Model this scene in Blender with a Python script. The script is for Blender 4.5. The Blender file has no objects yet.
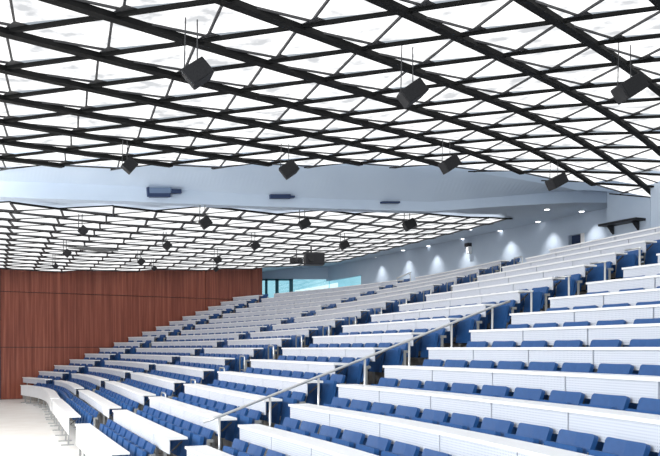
import bpy, bmesh, math, random
from mathutils import Vector, Matrix
random.seed(7)
C = bpy.context.scene.collection
sc = bpy.context.scene
F = 800.0; VH = 348.3; EYE = 2.37          # focal length in px, horizon row, eye height over the stage floor
RISE = 0.2723

# ------------------------------------------------------------------ helpers
def obj(name, bm, mat, parent=None, smooth=False):
    me = bpy.data.meshes.new(name)
    bmesh.ops.recalc_face_normals(bm, faces=bm.faces)
    bm.to_mesh(me); bm.free()
    for m in (mat if isinstance(mat, (list, tuple)) else [mat]): me.materials.append(m)
    if smooth:
        for p in me.polygons: p.use_smooth = True
    o = bpy.data.objects.new(name, me); C.objects.link(o)
    if parent: o.parent = parent
    return o
def tag(o, label=None, cat=None, group=None, kind=None):
    if label: o['label'] = label
    if cat: o['category'] = cat
    if group: o['group'] = group
    if kind: o['kind'] = kind
    return o
def thing(name, label, cat, loc=(0, 0, 0), rotz=0, group=None):
    o = bpy.data.objects.new(name, None); C.objects.link(o)
    o.empty_display_size = .1
    o.location = loc; o.rotation_euler = (0, 0, rotz)
    return tag(o, label, cat, group)
def struct(name, bm, mat, label=None):
    o = obj(name, bm, mat); o['kind'] = 'structure'
    if label: o['label'] = label
    return o
def frame_bar(bm, p, q, w, h, up=Vector((0, 0, 1))):
    """rectangular bar from p to q, w wide, h deep (along up)"""
    p = Vector(p); q = Vector(q); d = q - p
    if d.length < 1e-6: return
    d.normalize(); s = d.cross(up)
    if s.length < 1e-4: s = d.cross(Vector((1, 0, 0)))
    s.normalize(); u = s.cross(d).normalized()
    vs = []
    for e in (p, q):
        for a, b in ((-1, -1), (1, -1), (1, 1), (-1, 1)):
            vs.append(bm.verts.new(e + s * (a * w / 2) + u * (b * h / 2)))
    for f in ((0, 1, 2, 3), (7, 6, 5, 4), (0, 4, 5, 1), (1, 5, 6, 2), (2, 6, 7, 3), (3, 7, 4, 0)):
        bm.faces.new([vs[i] for i in f])
def box(bm, x0, x1, y0, y1, z0, z1, M=None, bevel=0):
    r = bmesh.ops.create_cube(bm, size=1.0)
    vs = r['verts']
    for v in vs:
        v.co = Vector((x0 + (v.co.x + .5) * (x1 - x0), y0 + (v.co.y + .5) * (y1 - y0), z0 + (v.co.z + .5) * (z1 - z0)))
    if bevel:
        es = list({e for v in vs for e in v.link_edges})
        r = bmesh.ops.bevel(bm, geom=es, offset=bevel, segments=2, affect='EDGES', profile=.6)
        vs = list({v for f in r['faces'] for v in f.verts} | {v for v in vs if v.is_valid})
    if M is not None:
        bmesh.ops.transform(bm, matrix=M, verts=vs)
    return vs
def tube(bm, pts, r, n=8):
    pts = [Vector(p) for p in pts]; rings = []
    for i, p in enumerate(pts):
        d = (pts[min(i + 1, len(pts) - 1)] - pts[max(i - 1, 0)]).normalized()
        up = Vector((0, 0, 1)) if abs(d.z) < .9 else Vector((1, 0, 0))
        s = d.cross(up).normalized(); u = s.cross(d)
        rings.append([bm.verts.new(p + s * (r * math.cos(2 * math.pi * k / n)) + u * (r * math.sin(2 * math.pi * k / n))) for k in range(n)])
    for a, b in zip(rings, rings[1:]):
        for k in range(n): bm.faces.new((a[k], a[(k + 1) % n], b[(k + 1) % n], b[k]))
    bm.faces.new(rings[0][::-1]); bm.faces.new(rings[-1])
def at(u, v, Y):
    return Vector(((u - 330) / F * Y, Y, EYE + (VH - v) / F * Y))
ORD = ['zeroth', 'first', 'second', 'third', 'fourth', 'fifth', 'sixth', 'seventh', 'eighth', 'ninth', 'tenth', 'eleventh', 'twelfth',
       'thirteenth', 'fourteenth', 'fifteenth', 'sixteenth', 'seventeenth', 'eighteenth', 'nineteenth', 'twentieth', 'twenty-first', 'twenty-second']

# ------------------------------------------------------------------ materials
def mat(name, col, rough=.5, metal=0, spec=.5):
    m = bpy.data.materials.new(name); m.use_nodes = True
    b = m.node_tree.nodes['Principled BSDF']
    b.inputs['Base Color'].default_value = (*col, 1); b.inputs['Roughness'].default_value = rough
    b.inputs['Metallic'].default_value = metal; b.inputs['Specular IOR Level'].default_value = spec
    return m
def nodes(m): return m.node_tree.nodes, m.node_tree.links, m.node_tree.nodes['Principled BSDF']
def noisy(name, c1, c2, scale, rough=.6, spec=.4, stretch=(1, 1, 1), detail=4):
    m = mat(name, c1, rough, 0, spec); N, L, b = nodes(m)
    tc = N.new('ShaderNodeTexCoord'); mp = N.new('ShaderNodeMapping'); mp.inputs['Scale'].default_value = stretch
    nz = N.new('ShaderNodeTexNoise'); nz.inputs['Scale'].default_value = scale; nz.inputs['Detail'].default_value = detail
    rp = N.new('ShaderNodeValToRGB'); rp.color_ramp.elements[0].color = (*c1, 1); rp.color_ramp.elements[1].color = (*c2, 1)
    rp.color_ramp.elements[0].position = .35; rp.color_ramp.elements[1].position = .65
    L.new(tc.outputs['Object'], mp.inputs['Vector']); L.new(mp.outputs['Vector'], nz.inputs['Vector'])
    L.new(nz.outputs['Fac'], rp.inputs['Fac']); L.new(rp.outputs['Color'], b.inputs['Base Color'])
    return m
M_paint = noisy('blue_grey_paint', (.51, .60, .725), (.54, .63, .75), 1.2, .7, .25)
M_floor = noisy('pale_stage_floor', (.80, .77, .72), (.86, .84, .80), 1.6, .35, .4)
M_tier = noisy('grey_carpet_tier', (.30, .28, .25), (.38, .36, .33), 9, .85, .2)
M_white = noisy('white_laminate', (.86, .86, .87), (.90, .90, .90), 2, .32, .45)
M_blue = noisy('blue_upholstery', (.013, .076, .235), (.016, .087, .265), 22, .62, .35)
M_shell = noisy('blue_shell', (.013, .072, .225), (.016, .082, .25), 12, .45, .4)
M_steel = mat('satin_steel', (.62, .63, .63), .33, .85)
M_alu = mat('pale_bracket', (.36, .365, .36), .45, .4)
M_dark = mat('dark_bracket', (.035, .033, .033), .5, .2)
M_beam = noisy('dark_ceiling_steel', (.007, .007, .007), (.010, .010, .010), 6, .7, .15)
M_strut = mat('grey_ceiling_strut', (.045, .045, .048), .6, .1)
M_speaker = noisy('charcoal_speaker_cloth', (.018, .018, .020), (.026, .026, .028), 60, .8, .2)
M_speakerlit = noisy('grey_speaker_side', (.035, .035, .037), (.045, .045, .048), 8, .7, .2)
M_navy = mat('navy_recess', (.012, .03, .09), .6)
M_bluebox = mat('blue_metal_slot', (.13, .19, .30), .5)
M_black = mat('black_metal', (.012, .012, .016), .5)

# perforated panels: UV in metres, holes every 24 mm
M_perf = mat('perforated_white_metal', (.8, .8, .82), .42, 0, .45)
N, L, b = nodes(M_perf)
uv = N.new('ShaderNodeUVMap'); mp = N.new('ShaderNodeMapping'); mp.inputs['Scale'].default_value = (40, 40, 40)
fr = N.new('ShaderNodeVectorMath'); fr.operation = 'FRACTION'
sb = N.new('ShaderNodeVectorMath'); sb.operation = 'SUBTRACT'; sb.inputs[1].default_value = (.5, .5, 0)
ln = N.new('ShaderNodeVectorMath'); ln.operation = 'LENGTH'
lt = N.new('ShaderNodeMath'); lt.operation = 'LESS_THAN'; lt.inputs[1].default_value = .22
mx = N.new('ShaderNodeMix'); mx.data_type = 'RGBA'
mx.inputs[6].default_value = (.65, .675, .735, 1); mx.inputs[7].default_value = (.40, .42, .51, 1)
L.new(uv.outputs['UV'], mp.inputs['Vector']); L.new(mp.outputs['Vector'], fr.inputs[0]); L.new(fr.outputs[0], sb.inputs[0])
L.new(sb.outputs[0], ln.inputs[0]); L.new(ln.outputs['Value'], lt.inputs[0]); L.new(lt.outputs[0], mx.inputs[0])
L.new(mx.outputs[2], b.inputs['Base Color'])

# reddish veneer with vertical grain
M_wood = mat('red_brown_veneer', (.2, .07, .05), .32, 0, .5)
N, L, b = nodes(M_wood)
tc = N.new('ShaderNodeTexCoord'); mp = N.new('ShaderNodeMapping'); mp.inputs['Scale'].default_value = (5.0, 5.0, .12)
nz = N.new('ShaderNodeTexNoise'); nz.inputs['Scale'].default_value = 2.2; nz.inputs['Detail'].default_value = 6; nz.inputs['Roughness'].default_value = .65
rp = N.new('ShaderNodeValToRGB'); e = rp.color_ramp.elements
e[0].position = .30; e[0].color = (.125, .030, .018, 1); e[1].position = .72; e[1].color = (.35, .115, .07, 1)
x = e.new(.5); x.color = (.22, .058, .034, 1)
L.new(tc.outputs['Object'], mp.inputs['Vector']); L.new(mp.outputs['Vector'], nz.inputs['Vector'])
L.new(nz.outputs['Fac'], rp.inputs['Fac']); L.new(rp.outputs['Color'], b.inputs['Base Color'])

# luminous ceiling membrane
def emis(name, col, s, c2=None, scale=2.5):
    m = bpy.data.materials.new(name); m.use_nodes = True; N = m.node_tree.nodes; L = m.node_tree.links
    N.remove(N['Principled BSDF']); em = N.new('ShaderNodeEmission'); em.inputs['Strength'].default_value = s
    em.inputs['Color'].default_value = (*col, 1)
    if c2:
        tc = N.new('ShaderNodeTexCoord'); nz = N.new('ShaderNodeTexNoise'); nz.inputs['Scale'].default_value = scale; nz.inputs['Detail'].default_value = 5
        rp = N.new('ShaderNodeValToRGB'); rp.color_ramp.elements[0].color = (*c2, 1); rp.color_ramp.elements[1].color = (*col, 1)
        rp.color_ramp.elements[0].position = .34; rp.color_ramp.elements[1].position = .56
        L.new(tc.outputs['Object'], nz.inputs['Vector']); L.new(nz.outputs['Fac'], rp.inputs['Fac']); L.new(rp.outputs['Color'], em.inputs['Color'])
    L.new(em.outputs[0], N['Material Output'].inputs[0])
    return m
M_glow = emis('backlit_white_membrane', (1.0, 1.0, 1.0), 1.35, (.45, .46, .475), 2.3)
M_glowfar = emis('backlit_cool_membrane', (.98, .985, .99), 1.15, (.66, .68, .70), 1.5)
M_lamp = emis('downlight_lens', (1, 1, 1), 4)
M_daylight = emis('daylit_courtyard', (.58, .84, .92), .95, (.40, .68, .78), .35)
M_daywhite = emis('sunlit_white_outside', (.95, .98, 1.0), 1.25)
M_glass = bpy.data.materials.new('tinted_glass'); M_glass.use_nodes = True
N = M_glass.node_tree.nodes; L = M_glass.node_tree.links; N.remove(N['Principled BSDF'])
tr = N.new('ShaderNodeBsdfTransparent'); tr.inputs['Color'].default_value = (.80, .93, .96, 1)
gl = N.new('ShaderNodeBsdfGlossy'); gl.inputs['Roughness'].default_value = .03
ms = N.new('ShaderNodeMixShader'); ms.inputs[0].default_value = .07
L.new(tr.outputs[0], ms.inputs[1]); L.new(gl.outputs[0], ms.inputs[2]); L.new(ms.outputs[0], N['Material Output'].inputs[0])
M_teal = mat('teal_frame', (.025, .16, .21), .5)

# ------------------------------------------------------------------ the bowl: rows of the seating in plan
ST = [((-13.75, 37.7), (.608, .376)), ((-11.04, 34.1), (.586, .43)), ((-7.41, 26.28), (.763, .32)),
      ((-4.04, 17.8), (.721, .31)), ((-1.3, 11.27), (.698, .266))]
NR = 17
def zdesk(k): return .75 + RISE * (k - 1)
def zfloor(k): return RISE * (k - 1)
class Row:
    def __init__(s, k):
        P = [Vector((p[0] + d[0] * (k - 3), p[1] + d[1] * (k - 3))) for p, d in ST]
        a4 = P[4]; e1 = Vector((.36, -.933)); n1 = Vector((.933, .36))
        P = [P[0] + (P[0] - P[1]).normalized() * 1.0] + P + [a4 + e1 * 3.2 + n1 * .18, a4 + e1 * 6.4 + n1 * .05, a4 + Vector((.30, -.954)) * 9.6]
        n = len(P)
        T = []
        for i in range(n):
            if i == 0: t = (P[1] - P[0]).normalized()
            elif i == n - 1: t = (P[-1] - P[-2]).normalized()
            else:
                a = P[i] - P[i - 1]; c = P[i + 1] - P[i]
                t = (a / a.length * c.length + c / c.length * a.length).normalized()
            T.append(t)
        s.pts = []; s.ss = []; s.st = []
        for i in range(n - 1):
            h = (P[i + 1] - P[i]).length
            for j in range(24):
                t = j / 24; t2 = t * t; t3 = t2 * t
                s.pts.append(P[i] * (2 * t3 - 3 * t2 + 1) + T[i] * h * (t3 - 2 * t2 + t) + P[i + 1] * (-2 * t3 + 3 * t2) + T[i + 1] * h * (t3 - t2))
        s.pts.append(P[-1])
        s.ss = [0.0]
        for a, c in zip(s.pts, s.pts[1:]): s.ss.append(s.ss[-1] + (c - a).length)
        s.sta = [s.ss[24 * i] for i in range(n)]      # 0 before wall, 1 wall, 2..5 = left ends right of aisles 1..4, 6,7,8 beyond
        s.k = k
    def pos(s, d):
        d = max(0, min(d, s.ss[-1]))
        lo, hi = 0, len(s.ss) - 1
        while hi - lo > 1:
            m = (lo + hi) // 2
            if s.ss[m] <= d: lo = m
            else: hi = m
        t = (d - s.ss[lo]) / max(1e-9, s.ss[hi] - s.ss[lo])
        return s.pts[lo].lerp(s.pts[hi], t)
    def tan(s, d): return (s.pos(d + .15) - s.pos(d - .15)).normalized()
    def off(s, d, o):
        t = s.tan(d); n = Vector((-t.y, t.x)); 
        if n.x < 0: n = -n
        return s.pos(d) + n * o
ROWS = [None] + [Row(k) for k in range(1, NR + 2)]
A3W = {1: 2.0, 2: .85, 3: .85, 4: 1.3, 5: 1.65}; A4W = {1: 1.75, 2: 1.1, 3: 1.05, 4: 1.1, 5: 1.25}
def find(k, cond, s0):
    r = ROWS[k]; d = s0
    while d < r.ss[-1] and not cond(r.pos(d)): d += .05
    return d
def blocks(k):
    r = ROWS[k]; a = r.sta; out = {}
    w1 = 1.35; w2 = 1.35; w3 = A3W.get(k, 2.75); w4 = A4W.get(k, 1.9)
    if k == 1:
        s0 = find(1, lambda p: p.x > -13.65, 0)
        out['B1'] = (s0, a[3] - .45)
    else:
        out['W'] = (a[1] + .02, a[2] - w1)
        out['B1'] = (a[2], a[3] - w2)
    out['B2'] = (a[3], a[4] - w3)
    out['B3'] = (a[4], a[5] - w4)
    if k == 1: e = find(k, lambda p: p.y < 9.4, a[5])
    elif k == 2: e = find(k, lambda p: p.y < 8.0, a[5])
    elif k == 3: e = find(k, lambda p: p.y < 6.6, a[5])
    elif k == 4: e = find(k, lambda p: p.y < 5.2, a[5])
    else: e = find(k, lambda p: p.x / p.y > .4125, a[5]) + 1.3
    e = min(e, r.ss[-1])
    if e - a[5] > .9: out['E'] = (a[5], e)
    return out
BLK = {k: blocks(k) for k in range(1, NR + 1)}
BNAME = {'W': 'beside the wood wall', 'B1': 'second block from the wood wall', 'B2': 'third block from the wood wall',
         'B3': 'block left of the handrail', 'E': 'block right of the handrail'}

# ------------------------------------------------------------------ floor and tiers
bm = bmesh.new(); box(bm, -34, 6, 4.0, 62, -.3, 0.0); struct('floor', bm, M_floor)
for k in range(2, NR + 1):
    r = ROWS[k]; nx = ROWS[k + 1]
    bm = bmesh.new(); lo = []; hi = []; bk = []; bb = []
    s_end = BLK[k]['E'][1] + .25 if 'E' in BLK[k] else r.sta[5] + 1.3
    n = 44
    s0 = r.sta[1] - .12
    if k < NR:
        e2 = BLK[k + 1]['E'][1] + .25 if 'E' in BLK[k + 1] else nx.sta[5] + 1.3
    for i in range(n + 1):
        t = i / n; d = s0 + (s_end - s0) * t
        p = r.off(d, .05)
        if k < NR:
            q = nx.off(nx.sta[1] - .12 + (max(e2, 1) - nx.sta[1] + .12) * t, .11)
        else: q = r.off(d, 5.6)
        lo.append(bm.verts.new((p.x, p.y, zfloor(k - 1) - .12))); hi.append(bm.verts.new((p.x, p.y, zfloor(k))))
        bk.append(bm.verts.new((q.x, q.y, zfloor(k)))); bb.append(bm.verts.new((q.x, q.y, zfloor(k - 1) - .12)))
    for i in range(n):
        bm.faces.new((lo[i], lo[i + 1], hi[i + 1], hi[i])); bm.faces.new((hi[i], hi[i + 1], bk[i + 1], bk[i]))
        bm.faces.new((bk[i], bk[i + 1], bb[i + 1], bb[i])); bm.faces.new((bb[i], bb[i + 1], lo[i + 1], lo[i]))
    bm.faces.new((lo[0], hi[0], bk[0], bb[0])); bm.faces.new((lo[n], bb[n], bk[n], hi[n]))
    struct('floor', bm, M_tier)
# half-height steps in the aisles
for ai, (blk, w) in enumerate((('W', 0), ('B1', 0), ('B2', 0), ('B3', 0))):
    for k in range(2, NR + 1):
        if blk not in BLK[k]: continue
        r = ROWS[k]; s0 = BLK[k][blk][1] + .08; s1 = r.sta[2 + ai] - .06
        pv = ROWS[k - 1]
        if s1 - s0 < .3: continue
        bm = bmesh.new(); T = []; z1 = zfloor(k) - RISE / 2; z0 = zfloor(k - 1)
        for d in (s0, (s0 + s1) / 2, s1):
            f = r.off(d, -.30); g = r.off(d, .05)
            T.append([bm.verts.new((f.x, f.y, z0)), bm.verts.new((f.x, f.y, z1)), bm.verts.new((g.x, g.y, z1)), bm.verts.new((g.x, g.y, z0))])
        for a, c in zip(T, T[1:]):
            for q in range(4): bm.faces.new((a[q], a[(q + 1) % 4], c[(q + 1) % 4], c[q]))
        bm.faces.new(T[0]); bm.faces.new(T[-1][::-1])
        struct('trim_%d' % (ai + 1), bm, M_tier)

# ------------------------------------------------------------------ desks
def strip(bm, r, s0, s1, o0, o1, z0, z1, uvl=None, ds=.45):
    n = max(2, int((s1 - s0) / ds)); S = []
    for i in range(n + 1):
        d = s0 + (s1 - s0) * i / n
        a = r.off(d, o0); c = r.off(d, o1)
        S.append((d, [bm.verts.new((a.x, a.y, z0)), bm.verts.new((a.x, a.y, z1)), bm.verts.new((c.x, c.y, z1)), bm.verts.new((c.x, c.y, z0))]))
    zz = (z0, z1, z1, z0)
    for (d0, a), (d1, c) in zip(S, S[1:]):
        for q in range(4):
            f = bm.faces.new((a[q], a[(q + 1) % 4], c[(q + 1) % 4], c[q]))
            if uvl:
                for lp, (dd, qq) in zip(f.loops, ((d0, q), (d0, (q + 1) % 4), (d1, (q + 1) % 4), (d1, q))): lp[uvl].uv = (dd, zz[qq])
    bm.faces.new(S[0][1][::-1]); bm.faces.new(S[-1][1])
DEPTH = .31
for k in range(1, NR + 1):
    for bn, (s0, s1) in BLK[k].items():
        r = ROWS[k]; z = zdesk(k)
        mid = r.pos((s0 + s1) / 2)
        if k == 1:
            lab = {'B1': 'long curved front-row white desk nearest the wood wall', 'B2': 'short white front-row desk second from the wood wall',
                   'B3': 'white front-row desk third from wood wall, with slanted legs on the pale floor', 'E': 'white front-row desk nearest the camera, cut by the bottom edge'}[bn]
        else:
            lab = 'white desk of the %s row up from stage, %s' % (ORD[k], BNAME[bn])
        root = thing('lecture_desk', lab, 'desk', (mid.x, mid.y, zfloor(k)), 0, 'curved rows of lecture desks')
        off = Vector((-mid.x, -mid.y, -zfloor(k)))
        def put(name, bm, m):
            bmesh.ops.translate(bm, verts=bm.verts, vec=off); return obj(name, bm, m, root)
        bm = bmesh.new(); strip(bm, r, s0, s1, 0, DEPTH, z - .034, z); put('tabletop', bm, M_white)
        n = max(1, round((s1 - s0) / 1.3)); pw = (s1 - s0) / n
        low = z - .44 if k == 1 else z - .245
        for i in range(n):
            bm = bmesh.new(); uvl = bm.loops.layers.uv.new('UVMap')
            strip(bm, r, s0 + pw * i + .012, s0 + pw * (i + 1) - .012, .025, .042, low, z - .034, uvl)
            put('front_panel', bm, M_white if k == 1 else M_perf)
        for i in range(n + 1):
            d = min(max(s0 + pw * i, s0 + .5), s1 - .5); bm = bmesh.new()
            def pt(o, h): 
                q = r.off(d, o); return Vector((q.x, q.y, h))
            frame_bar(bm, pt(.06, zfloor(k) if k == 1 else zfloor(k) + .0), pt(.08, z - .05), .028, .04)
            frame_bar(bm, pt(.06, z - .06), pt(DEPTH - .03, z - .055), .03, .035)
            if k == 1: frame_bar(bm, pt(-.12, zfloor(k) + .015), pt(.2, zfloor(k) + .015), .04, .03)
            put('leg', bm, M_alu)
            if i in (0, n):
                d = s0 + .02 if i == 0 else s1 - .02
                bm = bmesh.new(); frame_bar(bm, pt(.07, z - .20), pt(DEPTH - .08, z - .06), .02, .02); put('brace', bm, M_dark)

# ------------------------------------------------------------------ chairs
def rounded_slab(bm, w, h, t, M, curve=0.0, rad=.05, n=4, taper=0):
    """slab w wide (x), h high (z, from 0), t thick (y), rounded upper corners, bowed along x"""
    out = []
    for i in range(n + 1):
        a = math.pi / 2 * i / n; out.append((w / 2 - rad + rad * math.cos(a), h - rad + rad * math.sin(a)))
    out = [(w / 2 - taper, 0)] + out; ring = out + [(0, h)] + [(-x, z) for x, z in reversed(out)] + [(0, 0)]
    A = []; B = []
    for x, z in ring:
        y = curve * (2 * x / w) ** 2
        A.append(bm.verts.new(M @ Vector((x, -t / 2 - y, z)))); B.append(bm.verts.new(M @ Vector((x, t / 2 - y, z))))
    m = len(ring)
    for side, V in ((0, A), (1, B)):
        ci = len(out)
        # split fan around the centre line so the bow is kept
        ctop = V[ci]; cbot = V[-1]
        right = V[:ci + 1] + [cbot]; left = V[ci:]
        bm.faces.new(right if side == 0 else right[::-1]); bm.faces.new(left if side == 0 else left[::-1])
    for i in range(m):
        j = (i + 1) % m
        bm.faces.new((A[i], B[i], B[j], A[j]))
CW = .50
MB = Matrix.Translation((0, .56, .41)) @ Matrix.Rotation(math.radians(-20), 4, 'X')
MS = Matrix.Translation((0, .475, .29)) @ Matrix.Rotation(math.radians(-9), 4, 'X')
def back_bm(bm): rounded_slab(bm, CW, .45, .045, MB, .012, .03, 3, .02)
def seat_bm(bm): rounded_slab(bm, CW - .02, .46, .06, MS, .0, .03, 3, .01)
def support_bm(bm):
    sx = .278
    box(bm, sx - .010, sx + .010, .60, .645, .0, .70)
    box(bm, sx - .018, sx + .018, .50, .70, .0, .02)
    box(bm, sx - .022, sx + .022, .60, .70, .655, .70)
def hinge_bm(bm): tube(bm, [(-.26, .62, .30), (.26, .62, .30)], .022, 6)
proto = thing('lecture_chair', 'blue chair', 'chair', (0, 0, 0), 0, 'blue tip-up chairs in curved rows')
bm = bmesh.new(); back_bm(bm); obj('backrest', bm, M_shell, proto)
bm = bmesh.new(); seat_bm(bm); obj('seat', bm, M_blue, proto)
bm = bmesh.new(); support_bm(bm); obj('support', bm, M_alu, proto)
bm = bmesh.new(); hinge_bm(bm); obj('hinge_bar', bm, M_dark, proto)
NSEAT = {'W': .70, 'B1': .70, 'B2': .68, 'B3': .64, 'E': .60}
spots = []
for k in range(1, NR + 1):
    r = ROWS[k]
    for bn, (s0, s1) in BLK[k].items():
        n = max(1, int((s1 - s0 - .1) / NSEAT[bn])); p = (s1 - s0 + .04) / n
        for i in range(n):
            d = s0 + .02 + p * (i + .5); q = r.pos(d); t = r.tan(d)
            c = r.off(d, .6); h = zfloor(k)
            u = 330 + F * c.x / c.y; v = VH - F * (h + .7 - EYE) / c.y
            vis = -12 < u < 672 and v < 466
            spots.append((c.y if vis else 1e6 + c.y, k, bn, i, n, q, math.atan2(t.y, t.x), h, vis))
spots.sort(key=lambda a: a[0])
parts = list(proto.children); far = []
nvis = sum(1 for s in spots if s[8])
for idx, (_, k, bn, i, n, q, ang, h, vis) in enumerate(spots):
    rz = ang                         # local x runs along the row, local y points up the hall
    if idx < 300 and vis:
        if idx == 0: o = proto
        else:
            o = proto.copy(); C.objects.link(o)
            for ch in parts:
                c2 = ch.copy(); c2.parent = o; C.objects.link(c2)
        o.location = (q.x, q.y, h); o.rotation_euler = (0, 0, rz)
        o['label'] = 'blue folding chair, %s from left, %s row, %s' % (ORD[i + 1], ORD[k], BNAME[bn])
    else: far.append((q, rz, h))
bm = bmesh.new(); bmf = bmesh.new()
mods = bmesh.new(); back_bm(mods); seat_bm(mods); me_a = bpy.data.meshes.new('t'); mods.to_mesh(me_a); mods.free()
mods = bmesh.new(); support_bm(mods); me_b = bpy.data.meshes.new('t'); mods.to_mesh(me_b); mods.free()
vsA = []; fA = []; mi = []
for q, rz, h in far:
    M = Matrix.Translation((q.x, q.y, h)) @ Matrix.Rotation(rz, 4, 'Z')
    for me, m in ((me_a, 0), (me_b, 1)):
        b0 = len(vsA); vsA += [tuple(M @ v.co) for v in me.vertices]
        for p in me.polygons: fA.append([b0 + x for x in p.vertices]); mi.append(m)
me = bpy.data.meshes.new('lecture_chair'); me.from_pydata(vsA, [], fA); me.materials.append(M_shell); me.materials.append(M_alu)
for p, m in zip(me.polygons, mi): p.material_index = m
o = bpy.data.objects.new('lecture_chair', me); C.objects.link(o)
tag(o, 'remaining blue tip-up chairs of the far upper rows and the wall side', 'chair', 'blue tip-up chairs in curved rows', 'stuff')
bm.free(); bmf.free()

# ------------------------------------------------------------------ handrail along the aisle and guard hoops
rail = thing('handrail', 'long sloping steel handrail climbing the aisle on slim posts', 'handrail', (ROWS[3].pos(ROWS[3].sta[5] - .2).x, ROWS[3].pos(ROWS[3].sta[5] - .2).y, zfloor(3)))
ro = -rail.location; top = []
for k in range(3, 14):
    r = ROWS[k]; d = r.sta[5] - .16
    p = r.off(d, -.22); zt = zfloor(k) + .86
    if k <= 9:
        if k == 3: q = r.off(d, -.45); top.append(Vector((q.x, q.y, zt - .07)))
        top.append(Vector((p.x, p.y, zt)))
        if k == 9: q = r.off(d, .12); top.append(Vector((q.x, q.y, zt + .10)))
    par = rail
    if k > 9:
        par = thing('guard_post', 'slim steel post with a short top bar, by the aisle end of the %s row' % ORD[k], 'post', (p.x, p.y, zfloor(k - 1) + RISE / 2), 0, 'steel posts along the upper aisle')
        ro2 = -par.location
    else: ro2 = ro
    bm = bmesh.new(); tube(bm, [Vector((p.x, p.y, zfloor(k - 1) + RISE / 2)), Vector((p.x, p.y, zt))], .017, 8)
    bmesh.ops.translate(bm, verts=bm.verts, vec=ro2); obj('post', bm, M_steel, par, True)
    if k > 9:
        t_ = r.tan(d) * .22
        bm = bmesh.new(); tube(bm, [Vector((p.x - t_.x * 1.6, p.y - t_.y * 1.6, zt)), Vector((p.x + t_.x * .2, p.y + t_.y * .2, zt))], .014, 8)
        bmesh.ops.translate(bm, verts=bm.verts, vec=ro2); obj('top_bar', bm, M_steel, par, True)
bm = bmesh.new(); tube(bm, top, .02, 10); bmesh.ops.translate(bm, verts=bm.verts, vec=ro); obj('rail', bm, M_steel, rail, True)
for k in range(3, NR + 1):
    r = ROWS[k]; s1 = BLK[k]['B2'][1]
    a = r.off(s1 + .12, .42); c = r.off(s1 + .62, .42); z0 = zfloor(k)
    root = thing('guard_hoop', 'small steel hoop rail at the aisle end of the %s desk row' % ORD[k], 'guard rail', (a.x, a.y, z0), 0, 'steel hoops at the desk ends')
    if k == 3: root['label'] = 'lowest small steel hoop rail, at the aisle end of the third row'
    w = c - a; bm = bmesh.new(); H = .80
    tube(bm, [(0, 0, 0), (0, 0, H - .03), (w.x * .06, w.y * .06, H), (w.x * .94, w.y * .94, H), (w.x, w.y, H - .03), (w.x, w.y, 0)], .017, 8)
    obj('hoop', bm, M_steel, root, True)
    bm = bmesh.new(); tube(bm, [(0, 0, H - .36), (w.x, w.y, H - .36)], .012, 6); obj('cross_rail', bm, M_steel, root, True)

a_ = at(396.5, 278.5, 32.1); b__ = at(411, 272.3, 32.0); fl = zfloor(17)
root = thing('handrail', 'short thin handrail at the top of the second aisle, against the back wall', 'handrail', (a_.x, a_.y, fl))
bm = bmesh.new(); tube(bm, [a_ - root.location, b__ - root.location], .025, 8); obj('rail', bm, M_steel, root, True)
for f in (.95,):
    q = a_.lerp(b__, f) - root.location
    bm = bmesh.new(); tube(bm, [q, Vector((q.x, q.y, 0))], .018, 8); obj('post', bm, M_steel, root, True)
# ------------------------------------------------------------------ ceilings: triangular grid
HC = 4.1
VA = Vector((-1.4424, .2505)); VN = Vector((.870, 1.114)); N0 = Vector((-1.021 * HC, 3.1532 * .8 * HC))
CD = (VA + VN).normalized(); DIR = Vector((CD.y, -CD.x))
ZT = [(-8, .86), (-4, .925), (-2, .955), (-1, .974), (0, .994), (1, 1.019), (2, 1.043), (3, 1.069), (4, 1.096), (5, 1.123), (6, 1.149), (7, 1.174), (8, 1.196), (9, 1.21),
      (10, 1.218), (11, 1.212), (12, 1.199), (13, 1.176), (14, 1.145), (15, 1.10), (20, .9)]
def lerp_tab(T, x):
    if x <= T[0][0]: return T[0][1]
    for (a, p), (b_, q) in zip(T, T[1:]):
        if x <= b_: return p + (q - p) * (x - a) / (b_ - a)
    return T[-1][1]
def smooth_tab(T, x): return (lerp_tab(T, x - .45) + 2 * lerp_tab(T, x) + lerp_tab(T, x + .45)) / 4
def z_near(p):
    m = (p - N0).dot(DIR) / (VN.dot(DIR)); return EYE + HC * smooth_tab(ZT, m)
ZF = [(-6, 3.42), (1, 3.62), (3.1, 3.66), (8, 3.98), (12.8, 4.28), (15, 4.5), (16.5, 4.72), (17.6, 4.86), (20, 4.9)]
def z_far(p): return EYE + smooth_tab(ZF, p.dot(DIR))
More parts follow.
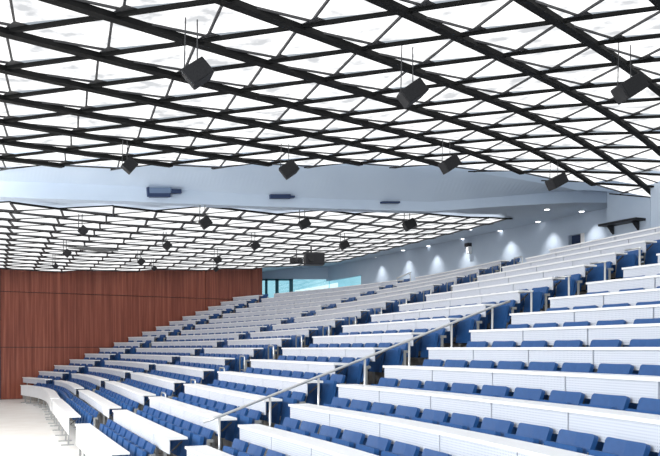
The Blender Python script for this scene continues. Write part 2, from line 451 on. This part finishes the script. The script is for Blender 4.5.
def grid(name, org, zf, keep, up, aw, ah, bw, bh, cw, glow, lab, rmax=999):
    """keep(p) says if a node belongs to the grid"""
    nd = {}
    for a in range(-26, 27):
        for n in range(-26, 40):
            p = org + VA * a + VN * n
            if keep(p, a, n): nd[(a, n)] = p
    def nrm(p):
        e = .3; g1 = (zf(p + DIR * e) - zf(p - DIR * e)) / (2 * e)
        return Vector((-DIR.x * g1, -DIR.y * g1, 1)).normalized()
    P = {k: Vector((p.x, p.y, zf(p))) for k, p in nd.items()}
    NN = {k: nrm(p) for k, p in nd.items()}
    root = thing(name, None, None); root['kind'] = 'structure'; root['label'] = lab
    def alf(k): return min(.28, max(.07, .09 + .0145 * (k[1] - k[0]))) if rmax < 900 else .14
    top = {k: P[k] + NN[k] * (ah * .45) for k in P}
    U = {k: P[k] + NN[k] * (ah * .45 + up) + Vector((-VA.x, -VA.y, 0)) * alf(k) for k in P}
    bm = bmesh.new(); vt = {}; vu = {}
    def T(k):
        if k not in vt: vt[k] = bm.verts.new(top[k])
        return vt[k]
    def G(k):
        if k not in vu: vu[k] = bm.verts.new(U[k])
        return vu[k]
    struts = {}
    for (a, n) in P:
        LT, RT, LB, RB = (a, n), (a - 1, n), (a, n + 1), (a - 1, n + 1)
        if RT in P and LB in P:
            bm.faces.new((T(LT), T(RT), G(LB)))
            if a + n + 1 <= rmax: bm.faces.new((T(LT), G(LB), T(LB)))
            b2 = struts.setdefault(n - a, bmesh.new())
            dn = NN[LB] * (-.03)
            frame_bar(b2, top[RT] + dn, U[LB] + dn, cw, cw, NN[LB]); frame_bar(b2, top[LT] + dn, U[LB] + dn, cw * .7, cw, NN[LB])
            g = U[LB] + dn * 1.3; t1 = (top[RT] - U[LB]).normalized(); t2 = Vector((VA.x, VA.y, 0)).normalized()
            vs = [b2.verts.new(x) for x in (g + t1 * .22, g + t2 * .22 - NN[LB] * .05, g - t2 * .22)]
            b2.faces.new(vs)
        if RT in P and LB in P and RB in P:
            bm.faces.new((T(RT), T(RB), G(LB)))
    obj('light_membrane', bm, glow, root)
    for m, b2 in sorted(struts.items()): obj('strut', b2, M_strut, root)
    # main beams follow VN, cross beams follow VA
    for a in range(-26, 27):
        ks = sorted(n for (x, n) in P if x == a and x + n <= rmax)
        if len(ks) < 2: continue
        bm = bmesh.new()
        for n in ks:
            if (a, n + 1) in P and a + n + 1 <= rmax:
                frame_bar(bm, P[(a, n)], P[(a, n + 1)], aw, ah, (NN[(a, n)] + NN[(a, n + 1)]).normalized())
            else:
                d = (P[(a, n)] - P[(a, n - 1)]) if (a, n - 1) in P else Vector((VN.x, VN.y, 0))
                frame_bar(bm, P[(a, n)], P[(a, n)] + d * (.33 if rmax > 900 else .06), aw, ah, NN[(a, n)])
        obj('main_beam', bm, M_beam, root)
    for n in range(-26, 40):
        ks = sorted(a for (a, x) in P if x == n)
        if len(ks) < 2: continue
        bm = bmesh.new(); any_ = False
        for a in ks:
            if (a + 1, n) in P and (a + n + 1 <= rmax or True):
                e = NN[(a, n)] * .02
                edge = a + n + 1 > rmax
                if edge: e = NN[(a, n)] * .06
                frame_bar(bm, P[(a, n)] + e, P[(a + 1, n)] + e, .03 if edge else bw, .03 if edge else bh, NN[(a, n)]); any_ = True
        if any_: obj('cross_beam', bm, M_beam, root)
        else: bm.free()
    return P
def keep_near(p, a, n):
    m = n - a; r = a + n
    return r <= 12 and -7 <= m <= 15 and p.y > 3.2 and -13 < p.x < 13
grid('ceiling', N0, z_near, keep_near, .075, .14, .08, .068, .05, .032, M_glow, 'near backlit ceiling bay of dark triangular beams and white membranes', 11)
E0 = Vector((6.58, 29.9)); WD = Vector((.608, .376)).normalized(); WP = Vector((-13.75, 37.7)); WN = Vector((-WD.y, WD.x))
def keep_far(p, a, n):
    return (a >= 0 and p.dot(CD) > 21.0 and p.dot(DIR) < 17.75 and (p - WP).dot(WN) < .2 and p.x > -19.5 and p.y < 49.3)
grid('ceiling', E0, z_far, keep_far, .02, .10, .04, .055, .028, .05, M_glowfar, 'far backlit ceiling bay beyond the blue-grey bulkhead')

# ------------------------------------------------------------------ bulkhead between the two bays
RR = 20.5
BK = [(-160, 190, 172), (0, 197, 181), (120, 201, 185.5), (220, 205, 192), (330, 208.5, 199), (430, 211.5, 202), (500, 206.5, 196.7), (575, 202.5, 189.7), (650, 203, 195), (720, 203, 198)]
F0 = []
BK2 = []
for (u0, b0, t0), (u1, b1, t1_) in zip(BK, BK[1:]):
    m_ = max(2, int((u1 - u0) / 4))
    for i in range(m_): BK2.append((u0 + (u1 - u0) * i / m_, b0 + (b1 - b0) * i / m_, t0 + (t1_ - t0) * i / m_))
BK2.append(BK[-1])
for u, vb, vt_ in BK2:
    ray = Vector(((u - 330) / F, 1)); Y = RR / ray.dot(CD); p = ray * Y
    if u < 0: zb = F0[0][1] if F0 else None
    F0.append([p, EYE + (VH - vb) * Y / F, EYE + (VH - vt_) * Y / F])
bm = bmesh.new(); S = []
for p, zb, zt in F0:
    ed = p + CD * (19.98 - RR)
    q = p + CD * .55
    S.append([bm.verts.new((p.x, p.y, zb)), bm.verts.new((p.x, p.y, zt)), bm.verts.new((ed.x, ed.y, max(z_near(ed) + .15, zt - .1))), bm.verts.new((ed.x, ed.y, max(z_near(ed) + .5, zt + .3))),
              bm.verts.new((q.x, q.y, zt + .5)), bm.verts.new((q.x, q.y, zb + .02))])
for a, c in zip(S, S[1:]):
    for i in range(6): bm.faces.new((a[i], a[(i + 1) % 6], c[(i + 1) % 6], c[i]))
bm.faces.new(S[0]); bm.faces.new(S[-1][::-1])
struct('trim_5', bm, M_paint, 'blue-grey bulkhead between the two ceiling bays')

# ------------------------------------------------------------------ walls
def wall(name, p, q, z0, z1, t, m, lab=None, side=1):
    p = Vector(p); q = Vector(q); d = (q - p).normalized(); n = Vector((-d.y, d.x)) * side * t
    bm = bmesh.new(); lo = [bm.verts.new((x.x, x.y, z0)) for x in (p, q, q + n, p + n)]; hi = [bm.verts.new((x.x, x.y, z1)) for x in (p, q, q + n, p + n)]
    bm.faces.new(lo[::-1]); bm.faces.new(hi)
    for i in range(4): bm.faces.new((lo[i], lo[(i + 1) % 4], hi[(i + 1) % 4], hi[i]))
    return struct(name, bm, m, lab)
W0 = WP + WD * (-2.8) * .715 + WN * .12; WE = WP + WD * 16.6 * .715 + WN * .12
WS = WP + WD * (-16) * .715 + WN * .12
zs = [0, 2.42, 5.0, 7.6]
seams = 0
bays = [WS, WP + WD * (-2.3) * .715 + WN * .12, WP + WD * 11.9 * .715 + WN * .12, WE]
for j, (a, c) in enumerate(zip(bays, bays[1:])):
    for i in range(3):
        wall('wall_left', a + WD * .012, c - WD * .012, zs[i] + .014, zs[i + 1] - .014, .2, M_wood)
wall('wall_left', WS, WE, 0, 7.6, .15, M_black, None).location = (WN.x * .05, WN.y * .05, 0)
# dark side door at the stage end of the wood wall
bm = bmesh.new(); a = WP + WD * (-2.33) * .715 + WN * .11; c = a - WD * 1.3
frame_bar(bm, (a.x - WN.x * .0, a.y, 1.16), (c.x, c.y, 1.16), .06, 2.3); struct('door_1', bm, M_navy, 'dark door at the stage end of the wood wall')
# back wall, nearly parallel to the rows
BN = Vector((.9, .435)).normalized(); CWL = 21.0 / Vector((.9, .435)).length; BD = Vector((-BN.y, BN.x)); ZS = EYE + 4.93
def bw(t, o=0): return BN * (CWL + o) + BD * t
def bw_at(u, o=0):
    ray = Vector(((u - 330) / F, 1)); return ray * ((CWL + o) / ray.dot(BN))
GY = 48.5
gx = (21 - .435 * GY) / .9; corner = Vector((gx, GY)); tc0 = corner.dot(BD)
t1 = bw_at(607).dot(BD)
# doorway hole in the back wall between u 568 and 583
dl = bw_at(568.5).dot(BD); dr = bw_at(581).dot(BD); dz = EYE + (VH - 234.5) / F * bw_at(575).y
def slab(name, ta, tb, z0, z1, m, o0=0, o1=.25, lab=None):
    A = bw(ta, o0); B = bw(tb, o0); A2 = bw(ta, o1); B2 = bw(tb, o1)
    bm = bmesh.new(); lo = [bm.verts.new((x.x, x.y, z0)) for x in (A, B, B2, A2)]; hi = [bm.verts.new((x.x, x.y, z1)) for x in (A, B, B2, A2)]
    bm.faces.new(lo[::-1]); bm.faces.new(hi)
    for i in range(4): bm.faces.new((lo[i], lo[(i + 1) % 4], hi[(i + 1) % 4], hi[i]))
    return struct(name, bm, m, lab)
zb = zfloor(NR) - .2
tg = bw_at(361).dot(BD); zg2 = EYE + 4.1
slab('wall_back', tg, dl, zb, ZS + .6, M_paint)
slab('wall_back', tc0 + .3, tg, zg2, ZS + .6, M_paint)
slab('window_2', tc0 + .1, tg, zb, zg2, M_glass, .08, .10, 'short glazed strip at the far end of the back wall')
slab('wall_back', dl, dr, dz, ZS + .6, M_paint)
slab('wall_back', dr, bw_at(760).dot(BD), zb, ZS + .6, M_paint)
slab('door_2', dl, dr, zb, dz, M_navy, .16, .22, 'dark doorway in the back wall, at the top right')
slab('trim_6', dr - .18, dr, zb, dz + .0, M_white, -.02, .16, 'pale jamb of the back doorway')
# protruding booth with the shelf, and the lit pier right of it
def cpt(u, cw):
    ray = Vector(((u - 330) / F, 1)); return ray * (cw / ray.dot(BN))
CB = CWL - 1.6; pa = cpt(607, CB); pb = cpt(650, CB)
wall('wall_right', pb, pa, zb, ZS + .45, 1.4, M_paint, 'projecting back wall bay that carries the dark shelf', -1)
pc = cpt(650.5, CB - .9); pd = cpt(760, CB - .9)
wall('wall_right', pd, pc, zb, ZS + 1.6, 1.2, M_paint, 'bright pier at the right edge', -1)
# soffit behind the far bay with the downlights
def quad_prism(bm, pts, z0, z1):
    lo = [bm.verts.new((p.x, p.y, z0)) for p in pts]; hi = [bm.verts.new((p.x, p.y, z1)) for p in pts]
    bm.faces.new(lo[::-1]); bm.faces.new(hi); n = len(pts)
    for i in range(n): bm.faces.new((lo[i], lo[(i + 1) % n], hi[(i + 1) % n], hi[i]))
def dc(c, r_): return DIR * c + CD * r_
bm = bmesh.new(); S = []
for i in range(46):
    c = -14 + i * .82
    a = dc(c, RR + .35); e = dc(c, 52); z = min(z_far(a) + .13, ZS)
    S.append([bm.verts.new((a.x, a.y, z)), bm.verts.new((e.x, e.y, z)), bm.verts.new((e.x, e.y, z + .2)), bm.verts.new((a.x, a.y, z + .2))])
for a, c in zip(S, S[1:]):
    for i in range(4): bm.faces.new((a[i], a[(i + 1) % 4], c[(i + 1) % 4], c[i]))
bm.faces.new(S[0]); bm.faces.new(S[-1][::-1])
struct('ceiling', bm, M_paint, 'plain blue-grey soffit with downlights along the back wall')
# upper slab over the far bay and end band above the glass
# glazed end wall
z_gt = EYE + (VH - 279) / F * GY
g0 = Vector((-3.72, GY)); 
bm = bmesh.new(); box(bm, WE.x - 1.6, gx + .3, GY, GY + .3, z_gt, ZS + .6); struct('wall_back', bm, M_paint, 'blue-grey band above the glazed corridor')
bm = bmesh.new(); box(bm, WE.x - 1.6, gx + .3, GY, GY + .2, 1.5, z_gt - 2.45); struct('wall_back', bm, M_paint)
bm = bmesh.new(); box(bm, WE.x - 1.6, gx + .1, GY + .07, GY + .085, z_gt - 2.45, z_gt); w1 = struct('window_1', bm, M_glass, 'glazed corridor window right of the wood wall')
w1r = w1
for u0, u1, m in ((265, 267.5, M_teal), (275.3, 278.6, M_teal), (289.3, 293, M_teal)):
    bm = bmesh.new(); box(bm, (u0 - 330) / F * GY, (u1 - 330) / F * GY, GY - .03, GY + .12, z_gt - 2.45, z_gt); obj('mullion', bm, m, w1)
bm = bmesh.new(); box(bm, WE.x - 1.5, (293 - 330) / F * GY, GY - .03, GY + .12, z_gt - .09, z_gt); obj('head_frame', bm, M_teal, w1)
bm = bmesh.new(); box(bm, -12, 14, GY + 4.5, GY + 4.7, -1, 9); struct('wall_outside', bm, M_daylight, 'daylit outside seen through the corridor glass')
# bright parapet outside, its top edge climbing to the right
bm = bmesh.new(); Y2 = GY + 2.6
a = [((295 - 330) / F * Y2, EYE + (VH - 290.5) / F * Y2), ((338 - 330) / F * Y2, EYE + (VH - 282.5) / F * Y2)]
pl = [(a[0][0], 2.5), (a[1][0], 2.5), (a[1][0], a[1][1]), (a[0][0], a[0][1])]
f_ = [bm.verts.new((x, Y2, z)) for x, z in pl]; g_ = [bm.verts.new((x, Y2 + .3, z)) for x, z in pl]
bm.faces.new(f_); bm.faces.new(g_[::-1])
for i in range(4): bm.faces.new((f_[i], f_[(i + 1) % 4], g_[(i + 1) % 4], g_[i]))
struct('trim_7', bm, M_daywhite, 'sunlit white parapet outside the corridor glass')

# ------------------------------------------------------------------ downlights and lamps
def spot(loc, target, e, size, blend=.8, col=(1, .97, .93), rad=.04):
    l = bpy.data.lights.new('lamp', 'SPOT'); l.energy = e; l.spot_size = math.radians(size); l.spot_blend = blend; l.color = col; l.shadow_soft_size = rad
    o = bpy.data.objects.new('lamp', l); C.objects.link(o); o.location = loc
    o.rotation_euler = (Vector(target) - Vector(loc)).to_track_quat('-Z', 'Y').to_euler(); return o
DL = [(403, 250), (428.5, 245.6), (463, 238.5), (500, 230.3), (538, 221.3), (581.6, 211), (470, 229), (547, 209), (377, 257)]
DLN = ['small round downlight by the wall above the clock-like box', '', '', '', '', '', '', '', '']
for i, (u, v) in enumerate(DL):
    Y = (ZS - EYE) * F / (VH - v); p = Vector(((u - 330) / F * Y, Y))
    nm = ['third downlight from left along the back wall, over bare wall', 'downlight near the wall just left of the small black wall box', 'downlight near the wall just above the small black wall box',
          'downlight near the wall right of the small black wall box', 'downlight near the wall left of the dark doorway', 'downlight near the wall above the dark doorway',
          'downlight set away from the wall beside the last far ceiling beam', 'downlight set away from the wall, highest at the right', 'leftmost faint downlight along the back wall'][i]
    if i == 0: nm = 'second downlight from left along the back wall, above bare wall'
    t = thing('downlight', nm, 'light', (p.x, p.y, ZS), 0, 'recessed downlights in the back soffit')
    bm = bmesh.new(); bmesh.ops.create_cone(bm, cap_ends=True, segments=20, radius1=.115, radius2=.115, depth=.02, matrix=Matrix.Translation((0, 0, -.01))); obj('trim_ring', bm, M_white, t)
    bm = bmesh.new(); bmesh.ops.create_cone(bm, cap_ends=True, segments=20, radius1=.09, radius2=.09, depth=.012, matrix=Matrix.Translation((0, 0, -.026))); obj('lens', bm, M_lamp, t)
for u, v in ((382, 262), (409, 255), (437, 248), (468, 243), (511, 236), (553, 229), (596, 221)):
    b_ = bw_at(u); w = Vector((b_.x, b_.y)) - BN * .55
    spot((w.x, w.y, ZS - .06), (b_.x - BN.x * .08, b_.y - BN.y * .08, ZS - 2.2), 95, 80, 1.0)

# ------------------------------------------------------------------ wall things
cs = cpt(627, CB); sh = thing('wall_shelf', 'long dark shelf on two brackets high on the right back wall', 'shelf', (cs.x, cs.y, 0))
def on_bay(u, v):
    p = cpt(u, CB - .02); return Vector((p.x, p.y, EYE + (VH - v) / F * p.y))
p0 = on_bay(607.5, 226.0); p1 = on_bay(645.5, 219.5); zsh = (p0.z + p1.z) / 2
p0.z = p1.z = zsh; nb = Vector((BN.x, BN.y, 0)); so = Vector((-cs.x, -cs.y, 0))
bm = bmesh.new(); frame_bar(bm, p0 - nb * .2 + so, p1 - nb * .2 + so, .42, .07); obj('board', bm, M_black, sh)
dd = (p1 - p0).normalized()
for f in (.17, .83):
    bm = bmesh.new(); c = p0.lerp(p1, f) + so
    tri = [c - nb * .28 - Vector((0, 0, .04)), c - nb * .02 - Vector((0, 0, .04)), c - nb * .02 - Vector((0, 0, .30))]
    A = [bm.verts.new(x - dd * .035) for x in tri]; B = [bm.verts.new(x + dd * .035) for x in tri]
    bm.faces.new(A); bm.faces.new(B[::-1])
    for i in range(3): bm.faces.new((A[i], A[(i + 1) % 3], B[(i + 1) % 3], B[i]))
    obj('bracket', bm, M_black, sh)
b_ = bw_at(467.5, -.16); wz = EYE + (VH - 247) / F * b_.y
wb = thing('wall_box', 'small black box with pale lower body mounted on the back wall', 'wall box', (b_.x, b_.y, wz), math.atan2(BD.y, BD.x) + math.pi)
bm = bmesh.new(); box(bm, -.16, .12, -.06, .15, .02, .18, None, .02); obj('housing', bm, M_black, wb)
bm = bmesh.new(); box(bm, -.08, .12, -.03, .15, -.30, .02, None, .02); obj('lower_body', bm, M_white, wb)

# slots on the bulkhead
def on_fascia(u, v, o=0):
    ray = Vector(((u - 330) / F, 1)); Y = (RR + o) / ray.dot(CD); return Vector((ray.x * Y, Y, EYE + (VH - v) / F * Y))
fa = Vector((CD.x, CD.y, 0))
for nm, bars in (('stepped dark blue slot on the bulkhead, left of centre', [((147, 187.5), (149, 196.5), M_navy), ((149, 188), (171, 193.6), M_bluebox), ((149, 193.6), (170, 197.2), M_navy), ((170, 189.5), (181, 193.6), M_navy)]),
                 ('slim dark blue slot on the bulkhead above the far ceiling centre', [((270, 194.6), (290, 198.6), M_navy), ((289, 196), (294, 197.8), M_navy)]),
                 ('faint thin dark slot on the bulkhead near its bend', [((381, 201.6), (399, 203.4), M_navy)])):
    q = on_fascia(bars[0][0][0], bars[0][0][1], -.05); t = thing('vent_slot', nm, 'vent', q)
    for (u0, v0), (u1, v1), m in bars:
        a = on_fascia(u0, (v0 + v1) / 2, -.06) - q; c = on_fascia(u1, (v0 + v1) / 2, -.06) - q; Y = (a.y + c.y) / 2 + q.y
        bm = bmesh.new(); frame_bar(bm, a, c, .14, (v1 - v0) / F * Y); obj('slot_frame', bm, m, t)

# ------------------------------------------------------------------ hanging loudspeakers
def hang(u, v, w_px, zfun, label, yaw, pitch, roll, size=(.56, .30, .40), drop=.62, first_guess=15, wires=True):
    """speaker whose centre sits under the ceiling along the ray (u, v)"""
    ray = Vector(((u - 330) / F, 1)); Y = first_guess
    for _ in range(60):
        p = ray * Y; zc = zfun(p) - drop; Y += ((zc - EYE) * F / (VH - v) - Y) * .5
    p = ray * Y; s = w_px / F * Y / .62 * 1.28
    loc = Vector((p.x, p.y, zfun(p) - drop))
    t = thing('loudspeaker', label, 'loudspeaker', loc, 0, 'black loudspeakers hung from the ceiling')
    R_ = Matrix.Rotation(yaw, 4, 'Z') @ Matrix.Rotation(pitch, 4, 'X') @ Matrix.Rotation(roll, 4, 'Y')
    x, y, z = (a * s for a in size)
    bm = bmesh.new()
    vs = [(-x * .5, -y / 2, -z / 2), (x * .5, -y / 2, -z / 2), (x * .38, y / 2, -z / 2), (-x * .38, y / 2, -z / 2)]
    lo = [bm.verts.new(R_ @ Vector(q)) for q in vs]; hi = [bm.verts.new(R_ @ Vector((q[0], q[1], z / 2))) for q in vs]
    bm.faces.new(lo[::-1]); bm.faces.new(hi)
    for i in range(4): bm.faces.new((lo[i], lo[(i + 1) % 4], hi[(i + 1) % 4], hi[i]))
    bmesh.ops.bevel(bm, geom=list(bm.edges), offset=.012 * s, segments=2, affect='EDGES')
    obj('cabinet', bm, M_speakerlit, t)
    bm = bmesh.new(); box(bm, -x * .45, x * .45, -y / 2 - .012 * s, -y / 2 + .01, -z * .46, z * .46, R_, .006 * s); obj('grille', bm, M_speaker, t)
    bm = bmesh.new(); hz = drop - .04
    for sx in (-.3, .3):
        a = R_ @ Vector((sx * x, 0, z * .49)); tube(bm, [a, Vector((a.x * .9, a.y * .9, hz))], .009 if w_px > 12 else .012, 5)
    obj('wire', bm, M_strut, t)
R = math.radians
SZ = (.56, .30, .40)
hang(197, 74, 24, z_near, 'large dark loudspeaker tilted on wires at the upper left', R(16), R(-12), R(-38), SZ, .75, 11)
hang(411.5, 94, 25, z_near, 'dark loudspeaker tilted on wires at upper centre right', R(18), R(-10), R(-37), (.56, .34, .30), .75, 14)
hang(628.5, 89, 27, z_near, 'widest dark loudspeaker, hanging at the far upper right', R(18), R(-8), R(-31), (.58, .36, .30), .75, 14)
hang(129, 166, 14, z_near, 'dark loudspeaker hanging at the left near edge of the front ceiling bay', R(30), R(-8), R(-50), (.46, .34, .40), .55, 17)
hang(288.5, 170, 15.5, z_near, 'blue-grey lit loudspeaker hanging by the bulkhead, left of centre', R(14), R(-10), R(-37), (.56, .28, .40), .62, 19)
hang(449, 164.5, 17, z_near, 'black loudspeaker hanging before the bulkhead, right of centre', R(26), R(-8), R(-32), (.56, .38, .34), .6, 20)
hang(556, 182, 17, z_near, 'black loudspeaker under the right end of the near ceiling', R(26), R(-6), R(-27), (.58, .38, .30), .6, 23)
for u, v, w, lab in ((83, 231, 8.5, 'leftmost large loudspeaker under the far ceiling, left of the dark patch'), (67, 253.5, 7, 'reddish-lit small loudspeaker below the leftmost one, far bay'),
                     (55.5, 266.5, 5, 'tiny loudspeaker by the wood wall top, farthest left'), (167, 246, 8, 'loudspeaker mid-left under the far ceiling, right of the dark patch'),
                     (205, 223, 11, 'nearest loudspeaker under the far ceiling, on a warm-lit panel'), (141, 262, 6.5, 'small loudspeaker near the wood wall, right of the dark patch'),
                     (154, 268.5, 4.5, 'tiny loudspeaker touching the wood wall top, left of centre'), (217.5, 260, 7, 'small loudspeaker above the wood wall, near its right half'),
                     (216, 269.5, 4.5, 'tiny loudspeaker at the wood wall top, right half'), (255, 246, 8, 'loudspeaker left of the hanging projector'),
                     (304, 224, 11, 'large loudspeaker above the hanging projector'), (344, 245.5, 9, 'loudspeaker right of the hanging projector'),
                     (409, 225, 12, 'rightmost loudspeaker under the far ceiling, below the bulkhead bend')):
    hang(u, v, w, z_far, lab, R(20), R(-10), R(-48 if u < 190 else -36 if u < 280 else -28), (.50, .34, .42 if u < 280 else .36), .5, 30)
# projector on a pole, and its smaller neighbour
def under(u, v, Y): return at(u, v, Y)
Yp = 33.0; c = at(314, 259.5, Yp)
pr = thing('projector', 'large black projector hung on a pole under the far ceiling', 'projector', c, R(8))
bm = bmesh.new(); box(bm, -.40, .40, -.35, .35, -.24, .24, None, .04); obj('body', bm, M_black, pr)
bm = bmesh.new(); bmesh.ops.create_cone(bm, cap_ends=True, segments=20, radius1=.12, radius2=.12, depth=.14, matrix=Matrix.Translation((-.15, -.40, .0)) @ Matrix.Rotation(R(90), 4, 'X')); obj('lens', bm, M_speakerlit, pr)
zt = z_far(Vector((c.x, c.y))) - c.z
bm = bmesh.new(); tube(bm, [(-.12, 0, .22), (-.12, 0, zt)], .035, 8); obj('pole', bm, M_strut, pr)
bm = bmesh.new(); box(bm, -.45, .43, -.05, .05, .22, .30); obj('mount', bm, M_black, pr)
c = at(296.5, 260.8, Yp + 1.2)
pr = thing('projector', 'smaller dark projector just left of the large hung projector', 'projector', c, R(-6))
bm = bmesh.new(); box(bm, -.26, .26, -.25, .25, -.11, .11, None, .05); obj('body', bm, M_speakerlit, pr)
bm = bmesh.new(); bmesh.ops.create_cone(bm, cap_ends=True, segments=16, radius1=.09, radius2=.07, depth=.12, matrix=Matrix.Translation((.05, -.29, 0)) @ Matrix.Rotation(R(90), 4, 'X')); obj('lens', bm, M_black, pr)
bm = bmesh.new(); tube(bm, [(0, 0, .1), (0, 0, z_far(Vector((c.x, c.y))) - c.z)], .02, 6); obj('pole', bm, M_strut, pr)
# dark closed panel in the far grid
ray = Vector(((92 - 330) / F, 1)); Y = 30
for _ in range(40): Y += ((z_far(ray * Y) - .14 - EYE) * F / (VH - 249.7) - Y) * .5
p = ray * Y; bm = bmesh.new(); z = z_far(p) - .14
quad_prism(bm, [Vector((x, y)) for x, y in ((-.75, -.35), (-.1, -.75), (.85, .35), (.2, .75))], 0, .03)
o = obj('ceiling_panel', bm, mat('grey_panel', (.22, .23, .23), .7)); o.location = (p.x, p.y, z)
tag(o, 'dark grey closed panel in the far ceiling grid, between left loudspeakers', 'ceiling panel')

# ------------------------------------------------------------------ light
w = bpy.data.worlds.new('World'); sc.world = w; w.use_nodes = True
bg = w.node_tree.nodes['Background']; bg.inputs['Color'].default_value = (.80, .90, 1.0, 1); bg.inputs['Strength'].default_value = .42
def area(loc, target, e, sx, sy, col=(1, 1, 1)):
    l = bpy.data.lights.new('lamp', 'AREA'); l.shape = 'RECTANGLE'; l.size = sx; l.size_y = sy; l.energy = e; l.color = col
    o = bpy.data.objects.new('lamp', l); C.objects.link(o); o.location = loc
    o.rotation_euler = (Vector(target) - Vector(loc)).to_track_quat('-Z', 'Y').to_euler(); return o
area((-13, 14, 6.4), (-10, 17, 0), 2600, 8, 6, (1, .98, .95))       # stage lamps
area((-9, -4, 5.5), (-5, 16, 0.6), 2300, 10, 5, (.90, .96, 1.0))     # added cool fill light from the stage side behind the camera, source unseen

# ------------------------------------------------------------------ camera
cd = bpy.data.cameras.new('Camera'); cd.sensor_width = 36; cd.sensor_fit = 'HORIZONTAL'; cd.lens = F / 660 * 36
cd.shift_y = (VH - 228) / 660; cd.clip_start = .05; cd.clip_end = 300
co = bpy.data.objects.new('Camera', cd); C.objects.link(co); co.location = (0, 0, EYE); co.rotation_euler = (math.pi / 2, 0, 0)
sc.camera = co
vs = sc.view_settings; vs.view_transform = 'Standard'; vs.look = 'None'; vs.gamma = 1.0; vs.exposure = 0.25; vs.use_curve_mapping = False
print('visible chairs', nvis, 'of', len(spots))
